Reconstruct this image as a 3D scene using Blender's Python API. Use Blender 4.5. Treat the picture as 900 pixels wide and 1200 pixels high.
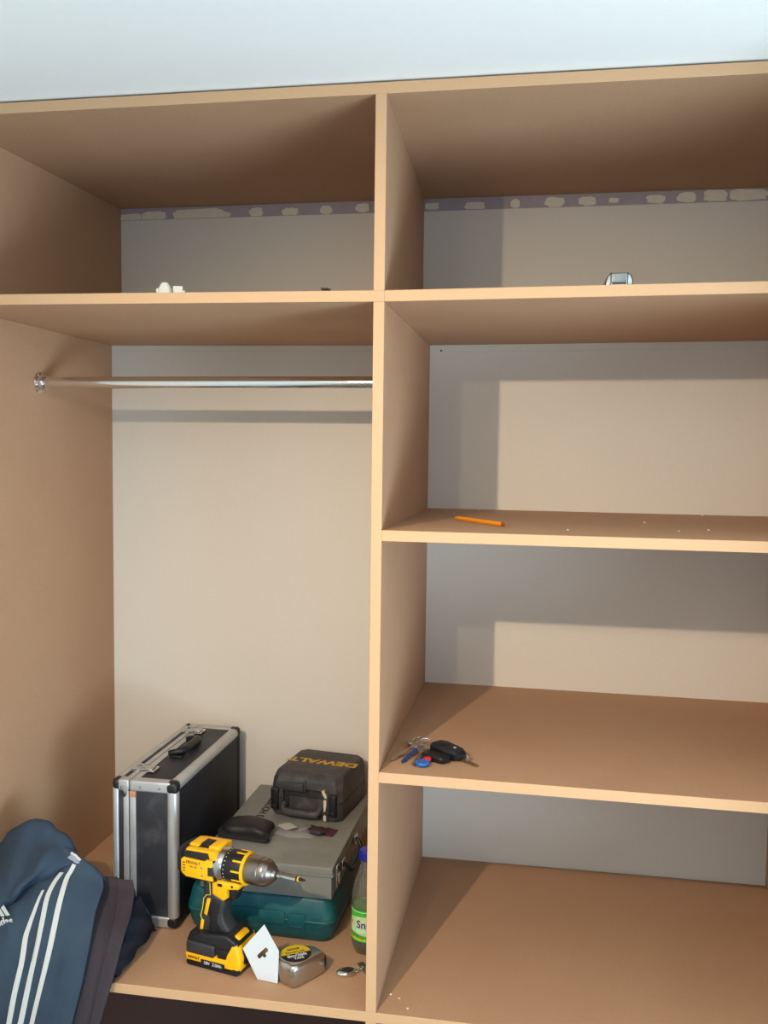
import bpy, bmesh, math, random
from mathutils import Vector, Matrix

for o in list(bpy.data.objects):
    bpy.data.objects.remove(o)
scene = bpy.context.scene
C = scene.collection
random.seed(7)
PI = math.pi

# ------------------------------------------------------------------ camera
cam_d = bpy.data.cameras.new('camera')
cam_d.sensor_fit = 'VERTICAL'
cam_d.sensor_height = 36.0
cam_d.lens = 36.0 * 1059.4956 / 1200.0
cam_d.clip_start = 0.02
cam = bpy.data.objects.new('camera', cam_d)
C.objects.link(cam)
_r = Vector((0.98645957, 0.16356232, 0.01203644))
_u = Vector((-0.02284266, 0.06434866, 0.99766601))
_f = Vector((-0.16240604, 0.98443213, -0.06721355))
cam.matrix_world = Matrix(((_r.x, _u.x, -_f.x, 0.26176425),
                           (_r.y, _u.y, -_f.y, -1.45561413),
                           (_r.z, _u.z, -_f.z, 0.95298534),
                           (0, 0, 0, 1)))
scene.camera = cam

# ------------------------------------------------------------------ light
scene.view_settings.view_transform = 'Standard'
scene.view_settings.look = 'None'
scene.view_settings.gamma = 1.0
scene.view_settings.use_curve_mapping = False
scene.view_settings.exposure = 0.0

world = bpy.data.worlds.new('world')
scene.world = world
world.use_nodes = True
wb = world.node_tree.nodes['Background']
wb.inputs['Color'].default_value = (0.62, 0.80, 1.0, 1)
wb.inputs['Strength'].default_value = 1.0


def spot_light(name, loc, target, power, col, rad, angle):
    d = bpy.data.lights.new(name, 'SPOT')
    d.energy = power
    d.color = col
    d.shadow_soft_size = rad
    d.spot_size = math.radians(angle)
    d.spot_blend = 1.0
    o = bpy.data.objects.new(name, d)
    o.location = loc
    o.rotation_euler = (Vector(target) - Vector(loc)).to_track_quat('-Z', 'Y').to_euler()
    C.objects.link(o)
    return o


# two reflector bulbs of the ceiling fitting in the middle of the room, turned towards the wardrobe
spot_light('ceiling_spot', (-0.384, -1.483, 1.391), (0.08, 0.0, 0.35), 90.0, (1.0, 0.78, 0.56), 0.012, 88)
spot_light('ceiling_spot', (-0.16, -1.38, 1.385), (0.10, 0.0, 0.37), 13.0, (1.0, 0.78, 0.55), 0.012, 90)
# daylight: right-hand window, light tilted up for the ceiling, plus added fill behind
def daylight(loc, aim, sx, sy, power, col):
    wd = bpy.data.lights.new('window_fill_daylight', 'AREA')
    wd.shape = 'RECTANGLE'
    wd.size = sx
    wd.size_y = sy
    wd.energy = power
    wd.color = col
    wo = bpy.data.objects.new('window_fill_daylight', wd)
    wo.location = loc
    wo.rotation_euler = Vector(aim).to_track_quat('-Z', 'Y').to_euler()
    C.objects.link(wo)


daylight((1.66, -1.4, 0.0), (-0.55, 0.0, 0.83), 1.2, 1.0, 74.0, (0.66, 0.86, 1.0))
daylight((0.75, -3.26, 0.45), (0, 1, 0.35), 1.5, 1.2, 8.0, (0.66, 0.85, 1.0))  # added unseen source that lifts the shadows in the bays


# ------------------------------------------------------------------ helpers
def lin(c):
    return tuple(((v / 255) / 12.92 if v / 255 <= 0.04045 else ((v / 255 + 0.055) / 1.055) ** 2.4) for v in c)


MATS = {}


def mat(name, rgb, rough=0.6, metal=0.0, noise=0.0, scale=60.0, bump=0.0, bscale=None, rgb2=None,
        scale2=6.0, amt2=0.0, coat=0.0, spec=0.5, trans=0.0, alpha=1.0, ior=1.45, thresh=None):
    """procedural principled material: base colour, a fine speckle, an optional second tone in blotches, bump"""
    if name in MATS:
        return MATS[name]
    m = bpy.data.materials.new(name)
    m.use_nodes = True
    nt = m.node_tree
    b = nt.nodes['Principled BSDF']
    L = nt.links
    c = lin(rgb)
    b.inputs['Base Color'].default_value = (*c, 1)
    b.inputs['Roughness'].default_value = rough
    b.inputs['Metallic'].default_value = metal
    b.inputs['Specular IOR Level'].default_value = spec
    b.inputs['IOR'].default_value = ior
    b.inputs['Transmission Weight'].default_value = trans
    b.inputs['Coat Weight'].default_value = coat
    b.inputs['Alpha'].default_value = alpha
    tc = nt.nodes.new('ShaderNodeTexCoord')
    out = None
    if noise > 0:
        n = nt.nodes.new('ShaderNodeTexNoise')
        n.inputs['Scale'].default_value = scale
        n.inputs['Detail'].default_value = 3
        L.new(tc.outputs['Object'], n.inputs['Vector'])
        mr = nt.nodes.new('ShaderNodeMapRange')
        mr.inputs['From Min'].default_value = 0.25
        mr.inputs['From Max'].default_value = 0.75
        mr.inputs['To Min'].default_value = 1 - noise
        mr.inputs['To Max'].default_value = 1 + noise
        L.new(n.outputs['Fac'], mr.inputs['Value'])
        mx = nt.nodes.new('ShaderNodeMix')
        mx.data_type = 'RGBA'
        mx.blend_type = 'MULTIPLY'
        mx.inputs[0].default_value = 1.0
        mx.inputs[6].default_value = (*c, 1)
        L.new(mr.outputs['Result'], mx.inputs[7])
        out = mx.outputs[2]
    if rgb2 is not None and amt2 > 0:
        n2 = nt.nodes.new('ShaderNodeTexNoise')
        n2.inputs['Scale'].default_value = scale2
        n2.inputs['Detail'].default_value = 5
        n2.inputs['Roughness'].default_value = 0.6
        L.new(tc.outputs['Object'], n2.inputs['Vector'])
        r2 = nt.nodes.new('ShaderNodeMapRange')
        lo = 0.42 if thresh is None else thresh
        r2.inputs['From Min'].default_value = lo
        r2.inputs['From Max'].default_value = lo + 0.25
        r2.inputs['To Min'].default_value = 0
        r2.inputs['To Max'].default_value = amt2
        L.new(n2.outputs['Fac'], r2.inputs['Value'])
        m2 = nt.nodes.new('ShaderNodeMix')
        m2.data_type = 'RGBA'
        L.new(r2.outputs['Result'], m2.inputs[0])
        if out is not None:
            L.new(out, m2.inputs[6])
        else:
            m2.inputs[6].default_value = (*c, 1)
        m2.inputs[7].default_value = (*lin(rgb2), 1)
        out = m2.outputs[2]
    if out is not None:
        L.new(out, b.inputs['Base Color'])
    if bump > 0:
        nb = nt.nodes.new('ShaderNodeTexNoise')
        nb.inputs['Scale'].default_value = bscale or scale
        nb.inputs['Detail'].default_value = 4
        L.new(tc.outputs['Object'], nb.inputs['Vector'])
        bp = nt.nodes.new('ShaderNodeBump')
        bp.inputs['Strength'].default_value = bump
        bp.inputs['Distance'].default_value = 0.002
        L.new(nb.outputs['Fac'], bp.inputs['Height'])
        L.new(bp.outputs['Normal'], b.inputs['Normal'])
    MATS[name] = m
    return m


MDF = mat('mdf', (184, 146, 115), 0.62, noise=0.10, scale=420, bump=0.05, bscale=300,
          rgb2=(174, 135, 104), scale2=3.0, amt2=0.5, spec=0.35)
MDF_LIT_EDGE = mat('mdf_lit_edge', (200, 160, 122), 0.7, noise=0.07, scale=500, bump=0.06, bscale=400, spec=0.3)
PAINT = mat('wall_paint', (222, 216, 206), 0.7, noise=0.02, scale=150, bump=0.05, bscale=220, spec=0.3)
CEIL = mat('ceiling_paint', (244, 245, 243), 0.8, noise=0.01, scale=80, spec=0.2)
LILAC = mat('lilac_old_paint', (170, 160, 168), 0.75, noise=0.05, scale=60)
PLASTER = mat('plaster', (226, 218, 200), 0.85, noise=0.05, scale=90, bump=0.3, bscale=120)
CARPET = mat('carpet', (150, 135, 120), 0.95, noise=0.15, scale=300, bump=0.6, bscale=400)
CHROME = mat('chrome', (225, 225, 225), 0.10, 1.0)
STEEL = mat('steel', (190, 188, 184), 0.24, 1.0, noise=0.06, scale=40)
CHUCK = mat('chuck_steel', (150, 142, 134), 0.33, 1.0, noise=0.12, scale=120, rgb2=(90, 84, 78), scale2=60, amt2=0.5)
ALU = mat('aluminium', (196, 197, 198), 0.42, 0.55, noise=0.06, scale=60, rgb2=(150, 150, 150), scale2=30, amt2=0.35)
BLACKPANEL = mat('black_panel', (42, 43, 50), 0.55, noise=0.2, scale=300, bump=0.25, bscale=350,
                 rgb2=(92, 92, 98), scale2=14, amt2=0.55, thresh=0.5)
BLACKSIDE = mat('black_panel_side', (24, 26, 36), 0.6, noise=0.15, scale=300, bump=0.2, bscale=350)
RUBBER = mat('black_plastic', (24, 24, 27), 0.45, noise=0.1, scale=120)
DARKGREY = mat('dark_grey_plastic', (48, 47, 50), 0.5, noise=0.12, scale=160, bump=0.1)
TEAL = mat('teal_plastic', (18, 84, 92), 0.45, noise=0.14, scale=60, rgb2=(84, 128, 124), scale2=22, amt2=0.5,
           thresh=0.52, bump=0.08, bscale=160)
GREYMETAL = mat('grey_painted_metal', (132, 132, 126), 0.48, noise=0.05, scale=90, rgb2=(112, 112, 106), scale2=10, amt2=0.6)
GREYDARK = mat('grey_box_side', (74, 74, 72), 0.5, noise=0.05, scale=90)
CASEBLACK = mat('case_black', (56, 54, 56), 0.55, noise=0.2, scale=90, rgb2=(112, 102, 96), scale2=28, amt2=0.45,
                thresh=0.5, bump=0.15, bscale=200)
YELLOW = mat('tool_yellow', (250, 186, 8), 0.42, noise=0.04, scale=120, rgb2=(216, 152, 20), scale2=40, amt2=0.3)
PALEYELLOW = mat('label_yellow', (232, 196, 60), 0.45)
PRINTYELLOW = mat('print_yellow', (206, 160, 24), 0.55, rgb2=(120, 98, 30), scale2=80, amt2=0.5, noise=0.05)
WHITE = mat('white_plastic', (238, 236, 228), 0.5, noise=0.02, scale=100)
CARD = mat('white_card', (204, 210, 214), 0.65, noise=0.01, scale=60)
PRINTBLACK = mat('print_black', (26, 24, 22), 0.6)
JACKET = mat('jacket_blue', (56, 71, 86), 0.85, noise=0.12, scale=500, bump=0.25, bscale=500,
             rgb2=(48, 60, 78), scale2=8, amt2=0.7, spec=0.2)
STRIPE = mat('stripe_white', (196, 198, 196), 0.75, noise=0.04, scale=300, spec=0.2)
LINING = mat('lining_lilac', (150, 150, 170), 0.8, noise=0.05, scale=200)
TROUSER = mat('trouser_charcoal', (62, 56, 62), 0.9, noise=0.15, scale=500, bump=0.3, bscale=500, spec=0.15)
NAVYC = mat('navy_cloth', (36, 37, 46), 0.9, noise=0.15, scale=500, bump=0.3, bscale=500, spec=0.15)
LEATHER = mat('black_leather', (26, 25, 27), 0.5, noise=0.15, scale=180, bump=0.4, bscale=240)
BLUE = mat('blue_plastic', (30, 62, 128), 0.4)
CAPBLUE = mat('cap_blue', (34, 36, 150), 0.4)
RED = mat('red_plastic', (196, 40, 52), 0.45)
ORANGE = mat('pencil_orange', (240, 150, 24), 0.4)
WOOD = mat('pencil_wood', (214, 170, 116), 0.7)
GRAPHITE = mat('graphite', (40, 38, 38), 0.45)
COPPER = mat('copper_tag', (196, 128, 92), 0.5)
LABELGREEN = mat('label_green', (40, 172, 62), 0.4, rgb2=(120, 206, 60), scale2=25, amt2=0.6)
LABELCREAM = mat('label_cream', (206, 222, 160), 0.45, rgb2=(150, 200, 140), scale2=40, amt2=0.6)
NAVYPRINT = mat('print_navy', (28, 24, 84), 0.5)
PET = mat('bottle_plastic', (226, 222, 205), 0.06, trans=0.92, ior=1.35)
JUICE = mat('dark_drink', (66, 48, 36), 0.2, trans=0.2)
BAG = mat('clear_bag', (206, 206, 208), 0.15, alpha=0.28, spec=0.9, noise=0.1, scale=60)
MAROON = mat('maroon_packet', (70, 24, 34), 0.4, noise=0.2, scale=90)
GLASSBUTTON = mat('silver_button', (170, 172, 176), 0.3, 0.8)


def link(name, me, m, parent=None, smooth=True, angle=40, loc=None):
    o = bpy.data.objects.new(name, me)
    C.objects.link(o)
    if m is not None:
        me.materials.append(m)
    if parent is not None:
        o.parent = parent
    if loc is not None:
        o.location = loc
    if smooth:
        for p in me.polygons:
            p.use_smooth = True
        try:
            me.set_sharp_from_angle(angle=math.radians(angle))
        except Exception:
            pass
    return o


def obj(name, bm, m, parent=None, smooth=True, angle=40, loc=None):
    bmesh.ops.recalc_face_normals(bm, faces=bm.faces[:])
    me = bpy.data.meshes.new(name)
    bm.to_mesh(me)
    bm.free()
    return link(name, me, m, parent, smooth, angle, loc)


def thing(name, label, cat, loc=(0, 0, 0), rotz=0.0, group=None):
    o = bpy.data.objects.new(name, None)
    o.empty_display_size = 0.02
    C.objects.link(o)
    o.location = loc
    o.rotation_euler = (0, 0, rotz)
    return tag(o, label, cat, group)


def tag(o, label, cat, group=None):
    o['label'] = label
    o['category'] = cat
    if group:
        o['group'] = group
    return o


def struct(o, label=None):
    o['kind'] = 'structure'
    if label:
        o['label'] = label
    return o


def merge(bm, src, M=None):
    me = bpy.data.meshes.new('tmp')
    src.to_mesh(me)
    src.free()
    if M is not None:
        me.transform(M)
    bm.from_mesh(me)
    bpy.data.meshes.remove(me)
    return bm


def box(bm, lo, hi, r=0.0, seg=2, M=None):
    b = bmesh.new()
    bmesh.ops.create_cube(b, size=1)
    for v in b.verts:
        v.co = Vector([(lo[i] + hi[i]) / 2 + v.co[i] * (hi[i] - lo[i]) for i in range(3)])
    if r > 0:
        bmesh.ops.bevel(b, geom=b.edges[:], offset=r, segments=seg, affect='EDGES', profile=0.5)
    return merge(bm, b, M)


def nb():
    return bmesh.new()


def bx(lo, hi, r=0.0, seg=2, M=None):
    return box(nb(), lo, hi, r, seg, M)


def hexa(bm, v8):
    """v8: bottom 4 (ccw) then top 4"""
    vs = [bm.verts.new(v) for v in v8]
    for f in ((3, 2, 1, 0), (4, 5, 6, 7), (0, 1, 5, 4), (1, 2, 6, 5), (2, 3, 7, 6), (3, 0, 4, 7)):
        bm.faces.new([vs[i] for i in f])
    return bm


def prism(pts, y0, y1, r=0.0, seg=2, plane='xz', bm=None, M=None):
    """extrude a 2-D outline; plane 'xz' extrudes along y, 'xy' along z, 'yz' along x"""
    b = nb()

    def P3(p, h):
        return {'xz': (p[0], h, p[1]), 'xy': (p[0], p[1], h), 'yz': (h, p[0], p[1])}[plane]
    a = [b.verts.new(P3(p, y0)) for p in pts]
    c = [b.verts.new(P3(p, y1)) for p in pts]
    b.faces.new(a)
    b.faces.new(c[::-1])
    n = len(pts)
    for i in range(n):
        b.faces.new((a[i], c[i], c[(i + 1) % n], a[(i + 1) % n]))
    bmesh.ops.recalc_face_normals(b, faces=b.faces[:])
    if r > 0:
        es = [e for e in b.edges if len(e.link_faces) == 2 and any(len(f.verts) != 4 or n == 4 for f in e.link_faces)]
        bmesh.ops.bevel(b, geom=es, offset=r, segments=seg, affect='EDGES', profile=0.5)
    return merge(bm if bm is not None else nb(), b, M)


def rr(cx, cy, w, h, r, n=5):
    """rounded rectangle outline"""
    pts = []
    for (sx, sy, a0) in ((1, 1, 0), (-1, 1, 90), (-1, -1, 180), (1, -1, 270)):
        for k in range(n + 1):
            a = math.radians(a0 + 90 * k / n)
            pts.append((cx + sx * (w / 2 - r) + r * math.cos(a), cy + sy * (h / 2 - r) + r * math.sin(a)))
    return pts


def loft(sections, M=None, bm=None, cap=True):
    """sections: lists of 3-D points of equal length"""
    b = nb()
    rows = [[b.verts.new(p) for p in s] for s in sections]
    n = len(rows[0])
    for i in range(len(rows) - 1):
        for j in range(n):
            b.faces.new((rows[i][j], rows[i][(j + 1) % n], rows[i + 1][(j + 1) % n], rows[i + 1][j]))
    if cap:
        b.faces.new(rows[0][::-1])
        b.faces.new(rows[-1])
    return merge(bm if bm is not None else nb(), b, M)


def lathe(profile, n=32, M=None, bm=None):
    """profile (r, z) around z"""
    secs = [[(max(r, 1e-5) * math.cos(2 * PI * k / n), max(r, 1e-5) * math.sin(2 * PI * k / n), z) for k in range(n)]
            for r, z in profile]
    return loft(secs, M, bm)


AX = Matrix.Rotation(PI / 2, 4, 'Y')     # z axis -> x axis


def tube(pts, r, n=10, bm=None, closed=False, M=None):
    pts = [Vector(p) for p in pts]
    b = nb()
    rows = []
    N = len(pts)
    up = None
    for i, p in enumerate(pts):
        if closed:
            t = (pts[(i + 1) % N] - pts[i - 1]).normalized()
        else:
            t = (pts[min(i + 1, N - 1)] - pts[max(i - 1, 0)]).normalized()
        if up is None:
            up = t.orthogonal().normalized()
        up = (up - t * up.dot(t))
        up = up.normalized() if up.length > 1e-6 else t.orthogonal().normalized()
        s = t.cross(up)
        rad = r[i] if isinstance(r, (list, tuple)) else r
        rows.append([b.verts.new(p + up * rad * math.cos(2 * PI * k / n) + s * rad * math.sin(2 * PI * k / n)) for k in range(n)])
    for i in range(N if closed else N - 1):
        a, c = rows[i], rows[(i + 1) % N]
        for j in range(n):
            b.faces.new((a[j], a[(j + 1) % n], c[(j + 1) % n], c[j]))
    if not closed:
        b.faces.new(rows[0][::-1])
        b.faces.new(rows[-1])
    return merge(bm if bm is not None else nb(), b, M)


def ring(c, R, r, normal=(0, 0, 1), n=28, m=8, bm=None):
    q = Vector(normal).to_track_quat('Z', 'Y')
    pts = [Vector(c) + q @ Vector((R * math.cos(2 * PI * k / n), R * math.sin(2 * PI * k / n), 0)) for k in range(n)]
    return tube(pts, r, m, bm, closed=True)


def text(name, body, size, m, parent, M, extrude=0.0004, offset=0.0, shear=0.0, spacing=1.0, align='CENTER', sx=1.0):
    cu = bpy.data.curves.new('tmp_text', 'FONT')
    cu.body = body
    cu.size = size
    cu.extrude = extrude
    cu.offset = offset
    cu.shear = shear
    cu.space_character = spacing
    cu.align_x = align
    cu.align_y = 'CENTER'
    cu.resolution_u = 3
    t = bpy.data.objects.new('tmp_text', cu)
    C.objects.link(t)
    dg = bpy.context.evaluated_depsgraph_get()
    me = bpy.data.meshes.new_from_object(t.evaluated_get(dg))
    bpy.data.objects.remove(t)
    bpy.data.curves.remove(cu)
    me.materials.clear()
    me.transform(M @ Matrix.Diagonal((sx, 1, 1, 1)))
    me.name = name
    return link(name, me, m, parent, smooth=False)


def frame(origin, xdir, ydir):
    x = Vector(xdir).normalized()
    y = Vector(ydir)
    y = (y - x * y.dot(x)).normalized()
    z = x.cross(y)
    return Matrix(((x.x, y.x, z.x, origin[0]), (x.y, y.y, z.y, origin[1]), (x.z, y.z, z.z, origin[2]), (0, 0, 0, 1)))

# ------------------------------------------------------------------ the setting
D = 0.607            # depth of the wardrobe, back wall at y = D
T = 0.018            # board thickness
Z5 = 1.5194          # underside of the top board
FLOOR = -0.76
CEILZ = Z5 + T + 0.0035
RX0, RX1, RY0 = -0.80, 1.70, -3.30

struct(obj('floor', bx((RX0 - .1, RY0 - .1, FLOOR - .1), (RX1 + .1, D + .1, FLOOR)), CARPET, smooth=False), 'carpeted floor of the room')
struct(obj('ceiling', bx((RX0 - .1, RY0 - .1, CEILZ), (RX1 + .1, D + .1, CEILZ + .1)), CEIL, smooth=False), 'white painted ceiling above the wardrobe')
wall_back = struct(obj('wall_back', bx((RX0 - .1, D, FLOOR), (RX1 + .1, D + .1, CEILZ)), PAINT, smooth=False), 'off-white painted wall behind the shelves')
struct(obj('wall_left', bx((RX0 - .1, RY0, FLOOR), (RX0, D, CEILZ)), PAINT, smooth=False), 'painted wall left of the wardrobe')
rw = nb()
box(rw, (RX0 - .1, RY0 - .1, FLOOR), (0.0, RY0, CEILZ))
box(rw, (1.5, RY0 - .1, FLOOR), (RX1 + .1, RY0, CEILZ))
box(rw, (0.0, RY0 - .1, FLOOR), (1.5, RY0, -.15))
box(rw, (0.0, RY0 - .1, 1.05), (1.5, RY0, CEILZ))
struct(obj('wall_rear', rw, PAINT, smooth=False), 'painted wall with an added daylight opening behind the camera')
wr = nb()
WY0, WY1, WZ0, WZ1 = -2.00, -0.80, -0.45, 1.00
box(wr, (RX1, RY0, FLOOR), (RX1 + .1, WY0, CEILZ))
box(wr, (RX1, WY1, FLOOR), (RX1 + .1, D, CEILZ))
box(wr, (.815, -.24, FLOOR), (RX1, D, CEILZ))          # added unseen pier that shades the right bay from the window
box(wr, (RX1, WY0, FLOOR), (RX1 + .1, WY1, WZ0))
box(wr, (RX1, WY0, WZ1), (RX1 + .1, WY1, CEILZ))
struct(obj('wall_right', wr, PAINT, smooth=False), 'painted wall with the window')

# strip of old lilac paint where the coving came off, with blobs of plaster left on it
obj('old_paint_strip', hexa(nb(), [(-.80, D - .0012, 1.4925), (.90, D - .0012, 1.4925), (.90, D, 1.4925), (-.80, D, 1.4925),
                                   (-.80, D - .0012, CEILZ - .001), (.90, D - .0012, CEILZ - .001), (.90, D, CEILZ - .001), (-.80, D, CEILZ - .001)]),
    LILAC, wall_back, smooth=False)
PATCH = [(-0.723, -0.668, 1.4914, 1.5077), (-0.668, -0.608, 1.4914, 1.5114), (-0.594, -0.454, 1.4896, 1.5137), (-0.404, -0.370, 1.4905, 1.5120),
         (-0.324, -0.286, 1.4889, 1.5105), (-0.235, -0.206, 1.4925, 1.5120), (-0.153, -0.120, 1.4941, 1.5146),
         (0.006, 0.039, 1.4952, 1.5100), (0.095, 0.142, 1.4929, 1.5090), (0.198, 0.219, 1.4923, 1.5125), (0.273, 0.316, 1.4925, 1.5140),
         (0.346, 0.384, 1.4931, 1.5131), (0.409, 0.431, 1.4979, 1.5083), (0.487, 0.528, 1.4936, 1.5118), (0.551, 0.593, 1.4932, 1.5156),
         (0.606, 0.655, 1.4937, 1.5179), (0.661, 0.738, 1.4927, 1.5176), (0.74, 0.785, 1.4927, 1.5176)]
prnd = random.Random(3)
for (xa, xb, za, zb) in PATCH:
    cx, cz, hw, hh = (xa + xb) / 2, (za + zb) / 2, (xb - xa) / 2, (zb - za) / 2
    n = 18
    pts = []
    for k in range(n):
        a = 2 * PI * k / n
        e = 0.75 if hw < 2 * hh else 0.35
        q = prnd.uniform(.84, 1.1)
        ca, sa = math.cos(a), math.sin(a)
        pts.append((cx + hw * q * math.copysign(abs(ca) ** e, ca), cz + hh * q * math.copysign(abs(sa) ** .75, sa)))
    pts = [(x, max(z, 1.4928)) for x, z in pts]
    obj('plaster_patch', prism(pts, D - .0032, D - .001, 0, plane='xz'), PLASTER, wall_back, smooth=False)
# edge of a coat of paint just under the upper shelf, and a screw hole
rdg = nb()
hexa(rdg, [(-.745, D - .0011, 1.1855), (-.02, D - .0011, 1.1800), (-.02, D, 1.1800), (-.745, D, 1.1855),
           (-.745, D - .0008, 1.1867), (-.02, D - .0008, 1.1812), (-.02, D, 1.1812), (-.745, D, 1.1867)])
obj('paint_ridge', rdg, PAINT, wall_back, smooth=False)
rdg = nb()
hexa(rdg, [(.09, D - .0011, 1.1775), (.785, D - .0011, 1.1822), (.785, D, 1.1822), (.09, D, 1.1775),
           (.09, D - .0008, 1.1787), (.785, D - .0008, 1.1834), (.785, D, 1.1834), (.09, D, 1.1787)])
obj('paint_ridge', rdg, PAINT, wall_back, smooth=False)
obj('screw_head', lathe([(0, 0), (.0022, 0), (.0022, .001), (0, .0014)], 12, Matrix.Translation((.0484, D, 1.1815)) @ Matrix.Rotation(PI / 2, 4, 'X')), GRAPHITE, wall_back)

# ------------------------------------------------------------------ the wardrobe
W = thing('fitted_wardrobe', 'unpainted brown fibreboard wardrobe with hanging space and open shelves', 'wardrobe', (0, 0, FLOOR))


def wz(v):
    return (v[0], v[1], v[2] - FLOOR)


def board(name, v8, parent=None, r=.0007):
    b = hexa(nb(), [wz(v) for v in v8])
    bmesh.ops.recalc_face_normals(b, faces=b.faces[:])
    bmesh.ops.bevel(b, geom=b.edges[:], offset=r, segments=1, affect='EDGES')
    o = obj(name, b, MDF, parent or W, smooth=False)
    o.data.materials.append(MDF_LIT_EDGE)           # front edges coloured paler for the lamplight they face
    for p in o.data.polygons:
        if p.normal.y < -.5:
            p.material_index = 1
    return o


def hboard(name, x0, x1, z0, z1, y0=0.0, y1=D, xb0=None, xb1=None):
    """z0 / z1: top surface at the left / right end"""
    xb0 = x0 if xb0 is None else xb0
    xb1 = x1 if xb1 is None else xb1
    return board(name, [(x0, y0, z0 - T), (x1, y0, z1 - T), (xb1, y1, z1 - T), (xb0, y1, z0 - T),
                        (x0, y0, z0), (x1, y0, z1), (xb1, y1, z1), (xb0, y1, z0)])


def vboard(name, xf, xb, z0, z1, y0=0.0, y1=D):
    """xf / xb: left face at the front / back"""
    return board(name, [(xf, y0, z0), (xf + T, y0, z0), (xb + T, y1, z0), (xb, y1, z0),
                        (xf, y0, z1), (xf + T, y0, z1), (xb + T, y1, z1), (xb, y1, z1)])


ZA_L, ZA_M, ZA_R = 1.2166, 1.2115, 1.2167
hboard('top_panel', -.776, .81, Z5 + T, Z5 + T)
hboard('upper_shelf', -.776, .018, ZA_L, ZA_M)
hboard('upper_shelf', .0181, .81, ZA_M, ZA_R)
vboard('side_panel', -.758 - T, -.7215 - T, ZA_L, Z5)
vboard('side_panel', -.758 - T, -.748 - T, FLOOR, ZA_L - T)
vboard('side_panel', .79, .79, FLOOR, ZA_R - T)
vboard('side_panel', .79, .79, ZA_R, Z5)
vboard('divider_panel', 0, -.013, ZA_M, Z5)
vboard('divider_panel', 0, .005, 0, ZA_M - T)
vboard('divider_panel', 0, 0, FLOOR, -T)
hboard('shelf', T, .79, .8236, .8216, xb0=.005 + T)
hboard('shelf', T, .79, .4181, .4124, xb0=.005 + T)
hboard('base_panel', -.758, .79, 0.0, 0.0, xb0=-.748)

SHADE_Y = .47
pl_ = board('shade_panel', [(-.757, SHADE_Y, FLOOR), (-.0005, SHADE_Y, FLOOR), (-.0005, SHADE_Y + T, FLOOR), (-.757, SHADE_Y + T, FLOOR),
                       (-.757, SHADE_Y, -T), (-.0005, SHADE_Y, -T), (-.0005, SHADE_Y + T, -T), (-.757, SHADE_Y + T, -T)])
SHADEBOARD = mat('shade_brown_board', (92, 70, 66), 0.7, noise=0.08, scale=200)  # added panel, coloured dark for the shade under the base board
pl_.data.materials[0] = SHADEBOARD
pl_.data.materials[1] = SHADEBOARD

# hanging rail with its two end sockets
RAILY, RAILZ = .289, 1.0855
rail = obj('hanging_rail', tube([wz((-.752, RAILY, RAILZ)), wz((.002, RAILY, RAILZ))], .0122, 24), CHROME, W)
for sx, xx in ((1, -.7530), (-1, .0024)):
    M = Matrix.Translation(wz((xx, RAILY, RAILZ))) @ Matrix.Rotation(sx * PI / 2, 4, 'Y')
    f = nb()
    lathe([(.0210, 0), (.0215, .0015), (.0205, .0030), (.0165, .0040), (.0165, .0050), (.0160, .0135), (.0150, .0150), (.0126, .0152), (.0126, .004)], 32, M, f)
    so = obj('rail_socket', f, CHROME, rail)
    for k in range(3):
        a = 2 * PI * k / 3 + (PI / 2)
        sc = lathe([(0, .0048), (.0014, .0046), (.0020, .0038), (.0021, .0028)], 10, M @ Matrix.Translation((.0186 * math.cos(a), .0186 * math.sin(a), 0)))
        obj('screw', sc, STEEL, rail)

# ------------------------------------------------------------------ flight case
fc = thing('flight_case', 'black hard case with aluminium edges and top handle standing upright', 'case', (-.5505, .188, .0020), -.0137)
CW, CL, CH = .136, .380, .296
b = bx((.003, .003, .003), (.0355, CL - .003, CH - .003), .003)
obj('lid_panel', b, BLACKPANEL, fc)
b = bx((.0365, .003, .003), (CW - .003, CL - .003, CH - .003), .003)
obj('body_panel', b, BLACKPANEL, fc)
obj('side_sheet', bx((CW - .0032, .012, .012), (CW - .0018, CL - .012, CH - .012)), BLACKSIDE, fc)
e = .0225        # leg of the edge extrusion


def trim(lo, hi, r, m=ALU):
    obj('edge_trim', bx(lo, hi, r, 4), m, fc)


Ct = .014
for (xa, xb, r) in ((0, .0135, .0055), (CW - e, CW, .0095)):
    trim((xa, 0.0, Ct), (xb, e if xa else .0135, CH - Ct), r)                     # front vertical
    trim((xa, CL - e, Ct), (xb, CL, CH - Ct), r, BLACKSIDE if xa else ALU)        # rear vertical; right one coloured dark for shade
    trim((xa, Ct, CH - (e if xa else .0135)), (xb, CL - Ct, CH), r)               # top long
    trim((xa, Ct, 0), (xb, CL - Ct, e if xa else .0135), r, BLACKSIDE if xa else ALU)   # bottom long; shade put into the right one's colour
# cross bands of the ends
for ya, yb in ((.0002, e), (CL - e, CL - .0002)):
    for za, zb in ((CH - e, CH - .0003), (.0003, e)):
        trim((.012, ya, za), (.0352, yb, zb), .004)
        trim((.0368, ya, za), (CW - .012, yb, zb), .004)
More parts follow.
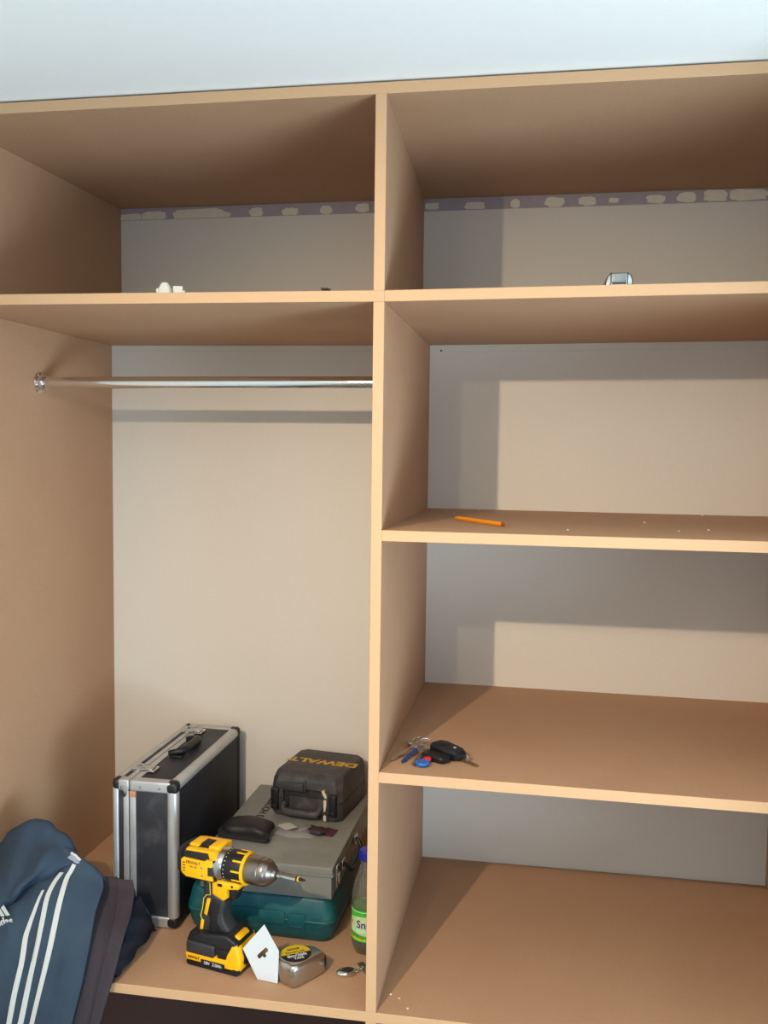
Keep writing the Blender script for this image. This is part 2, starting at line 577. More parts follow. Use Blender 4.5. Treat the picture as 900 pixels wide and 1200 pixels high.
# the two rails along the seam between lid and body
for xa, xb in ((.0235, .0350), (.0370, .0500)):
    s = nb()
    box(s, (xa, .0012, e), (xb, .006, CH - e), .0012)
    box(s, (xa, CL - .006, e), (xb, CL - .0012, CH - e), .0012)
    box(s, (xa, e, CH - .006), (xb, CL - e, CH - .0010), .0012)
    box(s, (xa, e, .0010), (xb, CL - e, .006), .0012)
    obj('seam_rail', s, ALU, fc)
for ix in (0, 1):
    for iy in (0, 1):
        for iz in (0, 1):
            cx = .0085 if ix == 0 else CW - .012
            hx = .0092 if ix == 0 else .0128
            cy = .0118 if iy == 0 else CL - .0118
            cz = .0118 if iz == 0 else CH - .0118
            obj('corner_cap', bx((cx - hx, cy - .0126, cz - .0126), (cx + hx, cy + .0126, cz + .0126), .0088, 4), RUBBER, fc)
# rivets and the stay on the end
for p in ((.060, -.0002, CH - .013), (.0205, -.0002, CH - .015), (.10, -.0002, CH - .013)):
    obj('rivet', lathe([(.0026, 0), (.0022, .0010), (0, .0014)], 12, Matrix.Translation(p) @ Matrix.Rotation(PI / 2, 4, 'X')), STEEL, fc)
s = prism([(.0215, CH - .012), (.0325, CH - .012), (.0325, CH - .027), (.0290, CH - .034), (.0255, CH - .034), (.0215, CH - .027)], -.0012, .001, .0004)
obj('stay_plate', s, STEEL, fc)
obj('price_tag', bx((.0375, -.0004, CH - .0335), (.0498, .0012, CH - .0225), .0003), COPPER, fc)
# two draw latches on the top edge
for yc in (.066, .322):
    lt = nb()
    box(lt, (.038, yc - .016, CH - .001), (.066, yc + .016, CH + .0012), .0005)
    box(lt, (.016, yc - .014, CH - .001), (.033, yc + .014, CH + .0010), .0005)
    la = obj('latch', lt, STEEL, fc)
    obj('latch_lever', bx((.036, yc - .011, CH + .0014), (.060, yc + .011, CH + .0052), .0014), STEEL, la)
    obj('latch_loop', tube([(.044, yc - .013, CH + .0035), (.022, yc - .013, CH + .0045), (.022, yc + .013, CH + .0045), (.044, yc + .013, CH + .0035)], .0015, 8), CHROME, la)
    for dy in (-.0125, .0125):
        obj('rivet', lathe([(.0022, 0), (.0018, .0010), (0, .0013)], 10, Matrix.Translation((.062, yc + dy, CH + .0012))), STEEL, la)
# handle lying over towards the right
for yc in (.150, .246):
    obj('handle_mount', bx((.060, yc - .011, CH - .001), (.088, yc + .011, CH + .004), .0015), RUBBER, fc)
hp = [(.072, .150, CH + .006), (.082, .150, CH + .0085), (.094, .153, CH + .0105), (.101, .160, CH + .0115), (.103, .172, CH + .0118), (.103, .198, CH + .012), (.103, .224, CH + .0118),
      (.101, .236, CH + .0115), (.094, .243, CH + .0105), (.082, .246, CH + .0085), (.072, .246, CH + .006)]
hp = [(x - .016, y, z) for x, y, z in hp]
obj('handle', tube(hp, [.006, .0065, .007, .0080, .0088, .0090, .0088, .0080, .007, .0065, .006], 12), RUBBER, fc)

# ------------------------------------------------------------------ teal tool case
gh, gw, gl = .0866, .305, .300
tcs = thing('tool_case', 'teal plastic power tool case lying flat under the grey metal box', 'case', (-.4022, .197, .0006), -.03)


def rsec(z, ins, r, cy0=0.0, w=gw, l=gl):
    return [(x, y, z) for x, y in rr(w / 2, l / 2, w - 2 * ins, l - 2 * ins, max(r, .001), 5)]


obj('lower_shell', loft([rsec(0, .012, .02), rsec(.004, .008, .022), rsec(.020, .003, .024), rsec(.0395, .001, .024), rsec(.0405, .003, .024)]), TEAL, tcs, angle=60)
obj('upper_shell', loft([rsec(.0408, .003, .024), rsec(.0418, .0, .024), rsec(.052, .0004, .024), rsec(.062, .003, .024), rsec(.080, .007, .022), rsec(gh - .002, .010, .02), rsec(gh, .014, .018)]), TEAL, tcs, angle=60)
obj('seam_bead', loft([rsec(.0385, .0006, .024), rsec(.0398, -.0012, .025), rsec(.0432, -.0012, .025), rsec(.0445, .0006, .024)]), TEAL, tcs, angle=60)
for xc in (.075, .23):
    lt = obj('latch', bx((xc - .018, -.0018, .026), (xc + .018, .004, .056), .002), TEAL, tcs)
    obj('latch_grip', bx((xc - .012, -.0028, .028), (xc + .012, -.001, .033), .0008), TEAL, lt)
hd = nb()
prism(rr(gw / 2, .045, .11, .028, .008), -.0022, .002, .0012, plane='xz', bm=hd)
obj('handle', hd, TEAL, tcs)

# ------------------------------------------------------------------ grey metal box
gx0, gy0, gz = -.3742, .197, .0876
mw, ml, mh = .2724, .394, .0642
mb = thing('metal_box', 'flat grey metal box with stencilled lid lying on the teal case', 'box', (gx0, gy0, gz), -.0137)
obj('body', bx((.0025, .0025, 0), (mw - .0025, ml - .0015, mh - .012), .002), GREYMETAL, mb)
obj('lid', bx((0, 0, mh - .0165), (mw, ml, mh), .002, 3), GREYMETAL, mb)
obj('lid_bead', bx((-.0016, -.0016, mh - .0180), (mw + .0016, ml + .0016, mh - .0145), .0010), GREYMETAL, mb)
hs = nb()
box(hs, (mw - .002, .028, .012), (mw + .003, .044, .056), .001)
la = obj('latch', hs, STEEL, mb)
obj('latch_lever', bx((mw + .003, .031, .018), (mw + .0065, .041, .040), .001), STEEL, la)
for zz in (.016, .052):
    obj('rivet', lathe([(.0024, 0), (.002, .001), (0, .0014)], 10, Matrix.Translation((mw + .003, .036, zz)) @ AX), GRAPHITE, la)
hh = nb()
tube([(mw + .002, .085, .036), (mw + .008, .085, .034), (mw + .016, .092, .020), (mw + .018, .12, .014), (mw + .018, .17, .014), (mw + .016, .198, .020), (mw + .008, .205, .034), (mw + .002, .205, .036)], .0042, 10, hh)
obj('handle', hh, RUBBER, mb)
for yy in (.085, .205):
    obj('handle_bracket', bx((mw - .001, yy - .012, .026), (mw + .004, yy + .012, .046), .0012), STEEL, mb)
text('stencil_lettering', 'P3 HOOSSER', .024, PRINTBLACK, mb, frame((.060, .262, mh + .0002), (0, 1, 0), (-1, 0, 0)), .0002, .0007, sx=1.0)

# ------------------------------------------------------------------ small black tool case
dz = gz + mh + .0005
dc = thing('tool_case', 'scuffed black tool case with yellow lettering resting on the grey box', 'case', (-.2949, .4205, dz), -.142)
dw, dl, dh = .1666, .178, .0951


def dsec(z, a, f, n=0.012, rec=0.0):
    """plan outline with chamfered corners; a: side inset, f: front inset, rec: depth of the recess in the middle of the front"""
    x0, x1, y0, y1 = a, dw - a, f, dl - a
    return [(x0 + n, y0, z), (.030, y0, z), (.040, y0 + rec, z), (.088, y0 + rec, z), (.092, y0 + rec, z), (.128, y0 + rec, z), (.136, y0, z), (x1 - n, y0, z),
            (x1, y0 + n, z), (x1, y1 - n, z), (x1 - n, y1, z), (x0 + n, y1, z), (x0, y1 - n, z), (x0, y0 + n, z)]


obj('lower_shell', loft([dsec(0, .005, .006, .010, .008), dsec(.003, .002, .003, .012, .012), dsec(.018, 0, .001, .012, .016), dsec(.0405, 0, 0, .012, .018), dsec(.0415, .002, .002, .012, .018)]), CASEBLACK, dc, angle=25)
obj('upper_shell', loft([dsec(.0418, .002, .002, .012, .018), dsec(.0428, 0, 0, .012, .018), dsec(.060, .001, .002, .012, .012), dsec(.064, .001, .003, .012, .003),
                         dsec(.078, .002, .006, .013, .001), dsec(.086, .004, .011, .014, 0), dsec(dh - .0025, .006, .018, .013, 0), dsec(dh, .009, .022, .012, 0)]), CASEBLACK, dc, angle=25)
obj('lid_rib', bx((.078, .0012, .058), (.084, .030, .082), .002, 2, Matrix.Translation((0, .002, 0))), CASEBLACK, dc)
obj('lid_step', prism([(.012, .002), (.078, .002), (.078, .016), (.012, .018)], .058, .0755, .002, plane='xy'), CASEBLACK, dc)
obj('carry_handle', tube([(.034, .004, .030), (.034, -.004, .022), (.040, -.0085, .017), (.062, -.0095, .016), (.080, -.0095, .016), (.098, -.0095, .016), (.112, -.0085, .017), (.118, -.004, .022), (.118, .004, .030)], [.006, .007, .0085, .009, .009, .009, .0085, .007, .006], 12), CASEBLACK, dc)
for xa, xb in ((.004, .022), (.140, .157)):
    l = obj('latch', bx((xa, -.005, .014), (xb, .006, .062), .003, 3), RUBBER, dc)
    obj('latch_tab', bx((xa + .003, -.0075, .016), (xb - .003, -.003, .026), .0015), RUBBER, l)
obj('latch_bar', bx((.026, -.002, .012), (.033, .006, .062), .0015), DARKGREY, dc)
# dried white paint down the front
PW = mat('dried_paint', (214, 196, 170), 0.7, noise=.05, scale=100)
obj('paint_smear', prism([(.1225, .067), (.1265, .070), (.1335, .060), (.1345, .052), (.1305, .0525), (.1245, .0605)], -.0016, .006, .0004), PW, dc)
obj('paint_smear', prism([(.1275, .0485), (.1335, .0485), (.1335, .036), (.1315, .024), (.1280, .022), (.1270, .034)], -.0016, .006, .0004), PW, dc)
obj('paint_smear', prism([(.1275, .013), (.1300, .0165), (.1335, .013), (.1335, .004), (.1300, .0015), (.1275, .005)], -.0030, .008, .0004), PW, dc)
obj('clip_column', bx((.1235, -.0010, .0), (.1375, .010, .066), .002), CASEBLACK, dc)
text('lettering', 'DEWALT', .034, PRINTYELLOW, dc, frame((dw / 2 + .004, .098, dh + .0002), (-1, 0, 0), (0, -1, 0)), .0003, .0013, sx=1.2)

# ------------------------------------------------------------------ things lying on the grey box
GT = gz + mh + .0006
pc = thing('pouch', 'folded black leather pouch lying on the grey box near the hard case', 'pouch', (-.3085, .312, GT), -.10)


def puff(w, l, h, seed, lean=0.0, nx=18, ny=10):
    rnd = random.Random(seed)
    secs = []
    for i in range(nx + 1):
        u = -1 + 2 * i / nx
        k = (1 - abs(u) ** 3.2) ** .5 if abs(u) < 1 else 0
        k = max(k, .12)
        pts = []
        for j in range(20):
            a = 2 * PI * j / 20
            ca, sa = math.cos(a), math.sin(a)
            y = l / 2 * k ** .35 * math.copysign(abs(ca) ** .6, ca)
            z = h / 2 + h / 2 * k * math.copysign(abs(sa) ** .7, sa)
            z *= 1 + .035 * math.sin(5 * u + 2 * ca + seed)
            z += lean * u
            pts.append((u * w / 2, y + .002 * math.sin(5 * u + seed), max(z, 0.0)))
        secs.append(pts)
    return loft(secs)


obj('pouch_body', puff(.108, .064, .031, 1), LEATHER, pc, angle=70)
fl = [(-.053, -.036, .004), (.054, -.038, .004), (.058, -.030, .010), (.046, -.012, .018), (-.050, -.008, .019), (-.056, -.026, .010)]
obj('flap', loft([[(x, y, z - .0) for x, y, z in fl], [(x * .97, y * .97, z + .006) for x, y, z in fl]]), LEATHER, pc, angle=50)
obj('belt_loop', tube([(-.040, -.012, .012), (-.052, -.018, .016), (-.057, -.022, .010), (-.050, -.026, .004)], .0025, 8), LEATHER, pc)
obj('pull_tab', bx((.044, -.034, .001), (.058, -.022, .006), .002), LEATHER, pc)

# clear bag with a paper slip, half under the black case
bgrid = []
rb = random.Random(11)
bg = nb()
NX, NY = 14, 9
vv = []
for i in range(NX + 1):
    row = []
    for j in range(NY + 1):
        u, v = i / NX, j / NY
        edge = min(u, 1 - u, v, 1 - v)
        x = -.055 + .11 * u + .006 * math.sin(9 * v)
        y = -.035 + .06 * v + .005 * math.sin(8 * u)
        z = .0006 + min(edge * 5, 1) * (.004 + .003 * math.sin(13 * u + 5 * v) + rb.uniform(0, .002))
        row.append(bg.verts.new((x, y, z)))
    vv.append(row)
for i in range(NX):
    for j in range(NY):
        bg.faces.new((vv[i][j], vv[i + 1][j], vv[i + 1][j + 1], vv[i][j + 1]))
bagt = thing('plastic_bag', 'crumpled clear plastic bag with a white paper slip on the grey box', 'bag', (-.225, .350, GT), -.1)
obj('bag_film', bg, BAG, bagt, angle=30)
obj('paper_slip', prism([(-.030, -.008), (-.004, -.026), (.014, -.006), (-.010, .012)], .0090, .0098, plane='xy'), mat('paper_slip', (178, 176, 164), .7), bagt, smooth=False)
pk = thing('packet', 'small dark red foil packet under the edge of the black tool case', 'packet', (-.165, .362, GT), -.15)
rb = random.Random(5)
g2 = nb()
vv = []
for i in range(11):
    row = []
    for j in range(7):
        u, v = i / 10, j / 6
        e2 = min(u, 1 - u, v, 1 - v)
        row.append(g2.verts.new((-.036 + .072 * u + rb.uniform(-.001, .001), -.026 + .036 * v, .0005 + min(e2 * 4, 1) * rb.uniform(.003, .009))))
    vv.append(row)
for i in range(10):
    for j in range(6):
        g2.faces.new((vv[i][j], vv[i + 1][j], vv[i + 1][j + 1], vv[i][j + 1]))
obj('packet_film', g2, MAROON, pk, angle=20)
obj('packet_card', prism([(-.012, -.036), (.012, -.036), (.022, -.022), (-.006, -.018)], .004, .010, .001, plane='xy'), DARKGREY, pk)

# ------------------------------------------------------------------ cordless drill
dr = thing('cordless_drill', 'yellow and black cordless drill standing on its battery', 'drill', (-.29, .100, .0008), math.radians(-12.8))
AZ = .1885


def asec(x, hy, hz, r, zc=AZ, n=5):
    return [(x, y, z) for y, z in rr(0, zc, 2 * hy, 2 * hz, r, n)]


obj('motor_housing', loft([asec(-.076, .022, .026, .014), asec(-.072, .027, .031, .016), asec(-.060, .0295, .033, .018), asec(-.020, .030, .034, .020), asec(.002, .029, .033, .024)]), RUBBER, dr, angle=50)
obj('rear_cap', loft([asec(-.086, .016, .018, .010, AZ - .003), asec(-.083, .022, .025, .014, AZ - .002), asec(-.070, .026, .030, .016)]), DARKGREY, dr, angle=50)
for s in (-1, 1):
    pan = [(-.066, .171), (-.058, .166), (-.002, .166), (-.002, .205), (-.014, .205), (-.018, .2015), (-.064, .2015), (-.069, .197), (-.069, .175)]
    y0, y1 = (-.0325, -.024) if s < 0 else (.024, .0325)
    sp = obj('side_panel', prism(pan, y0, y1, .0022, 2), YELLOW, dr)
    if s < 0:
        for k in range(4):
            obj('vent_slot', bx((-.064, -.0329, .176 + k * .0052), (-.0595, -.0318, .178 + k * .0052), .0003), PRINTBLACK, sp)
        text('lettering', 'DEWALT', .0075, PRINTBLACK, sp, frame((-.042, -.0327, .1945), (1, 0, 0), (0, 0, 1)), .0001, .0001)
        text('lettering', '18V XR', .0052, PRINTBLACK, sp, frame((-.042, -.0327, .187), (1, 0, 0), (0, 0, 1)), .0001, 0)
        for p in ((-.0235, .188), (-.0225, .174)):
            obj('panel_screw', lathe([(0, .0006), (.002, .0004), (.0022, 0)], 10, Matrix.Translation((p[0], -.0325, p[1])) @ Matrix.Rotation(PI / 2, 4, 'X')), STEEL, sp)
# yellow shell over the top, with its black switch
top = nb()
outer = [(-.062, .209), (-.064, .216), (-.056, .2225), (-.040, .2255), (.000, .2245), (.004, .218), (.004, .205), (-.008, .205), (-.010, .214), (-.030, .2165), (-.050, .214), (-.056, .2085)]
for s in (-1, 1):
    secs = []
    prism([(-.062, .2115), (-.058, .2145), (-.012, .2160), (-.008, .2050), (.003, .2050), (.003, .2215), (-.058, .2190)], s * .0305, s * .016, .002, 2, bm=top)
box(top, (-.060, -.019, .2150), (-.038, .019, .2245), .004, 3)
box(top, (-.018, -.020, .2150), (.003, .020, .2260), .004, 3)
obj('top_shell', top, YELLOW, dr)
obj('speed_switch', bx((-.039, -.0125, .2150), (-.019, .0125, .2248), .003, 3), RUBBER, dr)
obj('grey_insert', bx((-.011, -.0332, .1755), (.000, .0332, .1925), .0015), DARKGREY, dr)
obj('gear_case', lathe([(.028, -.004), (.031, -.002), (.0315, .008), (.0300, .012), (.0285, .0145), (.0275, .0145)], 36, Matrix.Translation((0, 0, AZ)) @ AX), STEEL, dr)
clu = obj('clutch_collar', lathe([(.020, .012), (.0280, .0135), (.0290, .016), (.0290, .050), (.0270, .056), (.020, .0565)], 36, Matrix.Translation((0, 0, AZ)) @ AX), RUBBER, dr)
obj('collar_ring', lathe([(.0255, .0530), (.0296, .0530), (.0300, .0545), (.0297, .0565), (.0280, .0575), (.0255, .0575)], 36, Matrix.Translation((0, 0, AZ)) @ AX), YELLOW, clu)
for k in range(10):
    Mk = Matrix.Translation((0, 0, AZ)) @ Matrix.Rotation(2 * PI * (k + .3) / 10, 4, 'X')
    obj('collar_rib', bx((.035, -.0017, .0280), (.0535, .0017, .0302), .0009, 2, Mk), YELLOW, clu)
for k in range(24):
    Mk = Matrix.Translation((0, 0, AZ)) @ Matrix.Rotation(2 * PI * (k + .5) / 24, 4, 'X')
    obj('torque_mark', bx((.0185, -.0006, .0285), (.0203, .0006, .0292), 0, 1, Mk), WHITE, clu)
obj('chuck', lathe([(.015, .0560), (.0248, .0565), (.0255, .0585), (.0255, .0840), (.0244, .0848), (.0244, .0862), (.0252, .0870), (.0250, .0930), (.0236, .0965), (.0232, .0968), (.0205, .1020), (.0200, .1022), (.0150, .1085), (.0145, .1087), (.0105, .1120), (.0090, .1140), (.0060, .1142)], 36, Matrix.Translation((0, 0, AZ)) @ AX), CHUCK, dr)
bit = obj('bit_holder', lathe([(.0048, .112), (.0048, .122), (.0036, .1235), (.0036, .127), (.0042, .128), (.0042, .1540), (.0028, .1545)], 6, Matrix.Translation((0, 0, AZ)) @ AX), CHROME, dr, smooth=False)
obj('magnet_ring', lathe([(.003, .1540), (.0054, .1540), (.0054, .1570), (.003, .1570)], 18, Matrix.Translation((0, 0, AZ)) @ AX), RUBBER, bit)
obj('colour_ring', lathe([(.003, .1570), (.0050, .1570), (.0050, .1592), (.003, .1592)], 18, Matrix.Translation((0, 0, AZ)) @ AX), YELLOW, bit)
obj('screw_bit', lathe([(.0032, .159), (.0032, .165), (.0024, .1665), (.0024, .1695), (.0006, .1725)], 6, Matrix.Translation((0, 0, AZ)) @ AX), GRAPHITE, bit, smooth=False)
# yellow trigger housing, trigger
obj('trigger_housing', prism([(-.010, .168), (.010, .164), (.044, .166), (.050, .162), (.046, .154), (.024, .150), (.0215, .146), (.0215, .133), (.014, .127), (-.002, .133), (-.010, .136)], -.0215, .0215, .005, 3), YELLOW, dr)
obj('reverse_button', bx((.004, -.0245, .1555), (.0135, .0245, .160), .0015), RUBBER, dr)
obj('lamp', lathe([(0, .0012), (.0022, .0008), (.0026, 0)], 10, Matrix.Translation((.034, -.0215, .159)) @ Matrix.Rotation(PI / 2, 4, 'X')), GRAPHITE, dr)
obj('trigger', prism([(.018, .152), (.038, .151), (.041, .146), (.037, .139), (.036, .131), (.030, .1265), (.018, .128)], -.011, .011, .004, 3), RUBBER, dr)
# handle
H = [(-.036, .170), (-.008, .164), (-.008, .134), (.004, .130), (.016, .124), (.013, .112), (.010, .098), (.012, .086), (.024, .072), (.030, .060), (-.050, .056), (-.044, .068), (-.037, .086), (-.034, .104), (-.032, .122), (-.030, .140), (-.032, .156)]
hd = obj('handle', prism(H, -.0175, .0175, .006, 3), DARKGREY, dr)
obj('grip_panel', prism([(-.006, .128), (.008, .124), (.005, .112), (.002, .098), (.004, .084), (.014, .070), (-.018, .066), (-.014, .084), (-.020, .098), (-.014, .118)], -.0195, .0195, .003, 3), RUBBER, hd)
obj('grip_inlay', prism([(-.0215, .1255), (-.0135, .1265), (-.0215, .092), (-.0285, .095)], -.0186, .0186, .0012), YELLOW, hd)
obj('grip_inlay', prism([(-.0350, .082), (-.0280, .083), (-.0305, .0635), (-.0375, .0625)], -.0186, .0186, .0012), YELLOW, hd)
pip = [(-.026, .158), (-.0155, .156), (-.0145, .133), (-.0235, .131), (-.0285, .124), (-.0315, .104), (-.0355, .090), (-.030, .078)]
for s in (-1, 1):
    obj('seam_piping', tube([(x, s * .0178, z) for x, z in pip], .0008, 6), PALEYELLOW, hd)
# foot and battery
obj('foot', prism([(-.052, .060), (.028, .070), (.044, .062), (.052, .054), (.030, .030), (-.054, .030), (-.058, .046)], -.0325, .0325, .006, 3), RUBBER, dr)
obj('foot_pad', bx((-.056, -.0365, .024), (.004, .0365, .047), .004, 3), DARKGREY, dr)
obj('foot_clip', bx((.010, -.0350, .026), (.030, .0350, .044), .003, 2), RUBBER, dr)
bt = obj('battery', prism([(-.058, .008), (-.060, .022), (-.054, .030), (.008, .026), (.028, .032), (.040, .056), (.050, .056), (.0575, .030), (.0555, .008)], -.034, .034, .005, 3), YELLOW, dr)
obj('battery_base', prism([(-.057, .0035), (-.053, 0), (.050, 0), (.0555, .005), (.0555, .012), (.044, .014), (.036, .0070), (-.057, .0070)], -.0345, .0345, .003, 2), RUBBER, bt)
obj('battery_front', loft([[(.0500, y, z) for y, z in rr(0, .030, .040, .030, .006)], [(.0600, y * .9, z) for y, z in rr(0, .030, .040, .030, .006)]]), RUBBER, bt)
obj('release_tab', prism([(.004, .046), (.016, .062), (.042, .0665), (.049, .061), (.038, .050), (.016, .044)], -.019, .019, .004, 3), YELLOW, bt)
lb = obj('battery_label', bx((-.024, -.0352, .0072), (.026, -.0338, .0175), .0004), RUBBER, bt)
text('lettering', '18V  2.0Ah', .0085, CARD, lb, frame((.001, -.0354, .0123), (1, 0, 0), (0, 0, 1)), .0001, .0001)
text('lettering', 'DEWALT', .0062, PRINTBLACK, bt, frame((-.040, -.0343, .0165), (1, 0, 0), (0, 0, 1)), .0001, .0002)

# ------------------------------------------------------------------ white card with a hang slot
cp = [(-0.2, 0.071, 0.0967), (-0.2408, 0.0635, 0.0494), (-0.2083, 0.0575, 0.0010), (-0.1690, 0.0515, 0.0010), (-0.1690, 0.0610, 0.0560)]
o3 = Vector(cp[2])
ex = (Vector(cp[3]) - o3).normalized()
nn = ex.cross(Vector(cp[0]) - o3).normalized()
ey = nn.cross(ex)
Mc = Matrix(((ex.x, ey.x, nn.x, o3.x), (ex.y, ey.y, nn.y, o3.y), (ex.z, ey.z, nn.z, o3.z), (0, 0, 0, 1)))
inv = Mc.inverted()
c2 = [(inv @ Vector(p)).to_2d() for p in cp]
c2[2].y = 0
c2[3].y = 0
sc, ss = Vector((.0035, .0445)), math.radians(46)
slot = [(-.011, -.0028), (-.0035, -.0028), (-.0028, -.0062), (.0028, -.0062), (.0035, -.0028), (.011, -.0028), (.0125, 0), (.011, .0028), (-.011, .0028), (-.0125, 0)]
sc = (inv @ Vector((-.2005, .063, .0475))).to_2d()
slot = [(x * 1.05, y * 1.35) for x, y in slot]
slot2 = [Vector((x * math.cos(ss) - y * math.sin(ss), x * math.sin(ss) + y * math.cos(ss))) + sc for x, y in slot]
cb = nb()
edges = []
for loop in (c2, slot2):
    vs = [cb.verts.new((p.x, p.y, 0)) for p in loop]
    for i in range(len(vs)):
        edges.append(cb.edges.new((vs[i], vs[(i + 1) % len(vs)])))
res = bmesh.ops.triangle_fill(cb, use_beauty=True, use_dissolve=False, edges=edges)
fs = [g for g in cb.faces]
ext = bmesh.ops.extrude_face_region(cb, geom=fs)
bmesh.ops.translate(cb, verts=[g for g in ext['geom'] if isinstance(g, bmesh.types.BMVert)], vec=(0, 0, .0006))
card = obj('hang_card', cb, CARD, smooth=False)
card.matrix_world = Matrix.Translation((0, -.0010, 0)) @ Mc
tag(card, 'blank white card with a hang slot leaning against the drill battery', 'card')

# ------------------------------------------------------------------ tape measure lying on its side
tm = thing('tape_measure', 'chrome tape measure with round yellow and black label lying on its side', 'tape measure', (-.1420, .0840, .0006), math.radians(56))
# plan: straight base edge along -y, blade mouth at +x
TS = .94
TP = []
for k in range(15):
    a = math.radians(62 + (205 - 62) * k / 14)
    TP.append((-.004 + .0385 * math.cos(a), .0005 + .0385 * math.sin(a)))
TP += [(-.040, -.026), (-.036, -.0325), (-.028, -.0350), (.040, -.0350), (.0435, -.032), (.0435, -.004), (.0400, .0020), (.0300, .0130), (.0235, .0240)]
TP = [(x * TS, y * TS) for x, y in TP]
thk = .041


def tsec(z, s):
    cx, cy = 0.0, -.001
    return [(cx + (x - cx) * s, cy + (y - cy) * s, z) for x, y in TP]


obj('housing', loft([tsec(0, .90), tsec(.0015, .955), tsec(.0045, .99), tsec(.008, 1.0), tsec(thk - .010, 1.0), tsec(thk - .006, .985), tsec(thk - .003, .955), tsec(thk - .001, .90), tsec(thk, .82)]), STEEL, tm, angle=35)
lz = thk + .0003
LR = .0280
LM = Matrix.Translation((-.003, .0005, 0)) @ Matrix.Rotation(math.radians(-24), 4, 'Z')
up_ = [(LR * math.cos(PI * k / 24), LR * math.sin(PI * k / 24)) for k in range(25)]
lo_ = [(LR * math.cos(PI + PI * k / 24), LR * math.sin(PI + PI * k / 24)) for k in range(25)]
lu = obj('label_upper', prism(up_, thk - .001, lz, plane='xy', M=LM), mat('label_lemon', (216, 186, 34), .4, noise=.04, scale=200), tm, smooth=False)
ll = obj('label_lower', prism(lo_, thk - .001, lz, plane='xy', M=LM), PRINTBLACK, tm, smooth=False)
sb = obj('brand_bar', bx((-.012, .0125, lz), (.010, .0178, lz + .0003), M=LM), PRINTBLACK, lu, smooth=False)
text('lettering', 'STANLEY', .0048, lu.data.materials[0], sb, LM @ frame((-.001, .0152, lz + .0004), (1, 0, 0), (0, 1, 0)), .0001, .0001)
text('lettering', 'PowerLock', .0078, PRINTBLACK, lu, LM @ frame((0, .0055, lz + .0001), (1, 0, 0), (0, 1, 0)), .0001, .0001)
text('lettering', '8m/26ft', .0115, CARD, ll, LM @ frame((0, -.0068, lz + .0001), (1, 0, 0), (0, 1, 0)), .0001, .0004)
text('lettering', 'TAPE', .0080, CARD, ll, LM @ frame((.001, -.0165, lz + .0001), (1, 0, 0), (0, 1, 0)), .0001, .0003)
obj('blade_mouth', bx((.0402, -.031, .006), (.0424, -.006, thk - .008), .001), RUBBER, tm)
obj('blade_hook', bx((.0424, -.0315, .012), (.0436, -.0185, thk - .014)), STEEL, tm)
obj('lock_button', prism([(.0335, .0035), (.0395, -.002), (.0420, .001), (.0360, .007)], .010, thk - .012, .001, plane='xy'), RUBBER, tm)

# ------------------------------------------------------------------ chrome fob and tag by the divider
mo = thing('metal_fob', 'oval chrome fob with a black centre lying near the divider', 'fob', (-.055, .101, .0006), math.radians(22))
fsecs = []
for z, s in ((0, .80), (.002, .97), (.0045, 1.0), (.007, .94), (.008, .84)):
    fsecs.append([(.0185 * s * math.cos(2 * PI * k / 28), .0115 * s * math.sin(2 * PI * k / 28), z) for k in range(28)])
obj('fob_body', loft(fsecs), CHROME, mo)
obj('fob_inlay', loft([[(.003 + .0125 * math.cos(2 * PI * k / 24), .001 + .0085 * math.sin(2 * PI * k / 24), .0078) for k in range(24)],
                       [(.003 + .0118 * math.cos(2 * PI * k / 24), .001 + .0080 * math.sin(2 * PI * k / 24), .0086) for k in range(24)]]), GRAPHITE, mo)
obj('fob_ridge', tube([(-.013, -.004, .0084), (-.010, .000, .0092), (-.008, .006, .0086)], .0016, 8), CHROME, mo)
ck = nb()
for k in range(3):
    ring((.0205 + k * .0052, .002 + k * .003, .004), .0038, .0009, (0, 1, .2) if k % 2 else (.1, 0, 1), 16, 6, ck)
obj('chain', ck, CHROME, mo)
mt_ = thing('metal_tag', 'flat grey metal tag lying between the chrome fob and the bottle', 'tag', (-.022, .122, .0006), math.radians(-52))
obj('tag_plate', prism([(-.024, -.006), (.014, -.008), (.018, 0), (.014, .008), (-.024, .006)], 0, .0022, .0006, plane='xy'), mat('dull_metal', (120, 118, 110), .45, .7), mt_)
obj('tag_ring', ring((.012, 0, .0040), .0046, .0009, (.2, 1, .3)), CHROME, mt_)

# ------------------------------------------------------------------ drink bottle behind the divider
bo = thing('drink_bottle', 'clear drink bottle with blue cap and green label half behind divider', 'bottle', (-.0335, .192, .0006))
R0 = .0300
prof = [(.018, 0), (.0235, .001), (.0265, .006), (R0 - .0005, .014), (R0, .024), (R0 - .0012, .027), (R0 - .0012, .088), (R0, .091), (R0, .100), (R0 - .002, .120), (R0 - .007, .142), (.0155, .160), (.0125, .170), (.0118, .178), (.0118, .186)]
inn = [(max(r - .0011, .002), z + (.0012 if k == 0 else 0)) for k, (r, z) in enumerate(prof)]
obj('bottle_body', lathe(prof + inn[::-1], 40), PET, bo)
obj('drink', lathe([(.016, .0018), (.0215, .0026), (.0250, .007), (R0 - .0020, .014), (R0 - .0016, .022), (.002, .022)], 32), JUICE, bo)
lab = obj('label', lathe([(R0 - .0010, .0275), (R0 - .0003, .0276), (R0 - .0003, .0876), (R0 - .0010, .0877)], 48), LABELGREEN, bo)


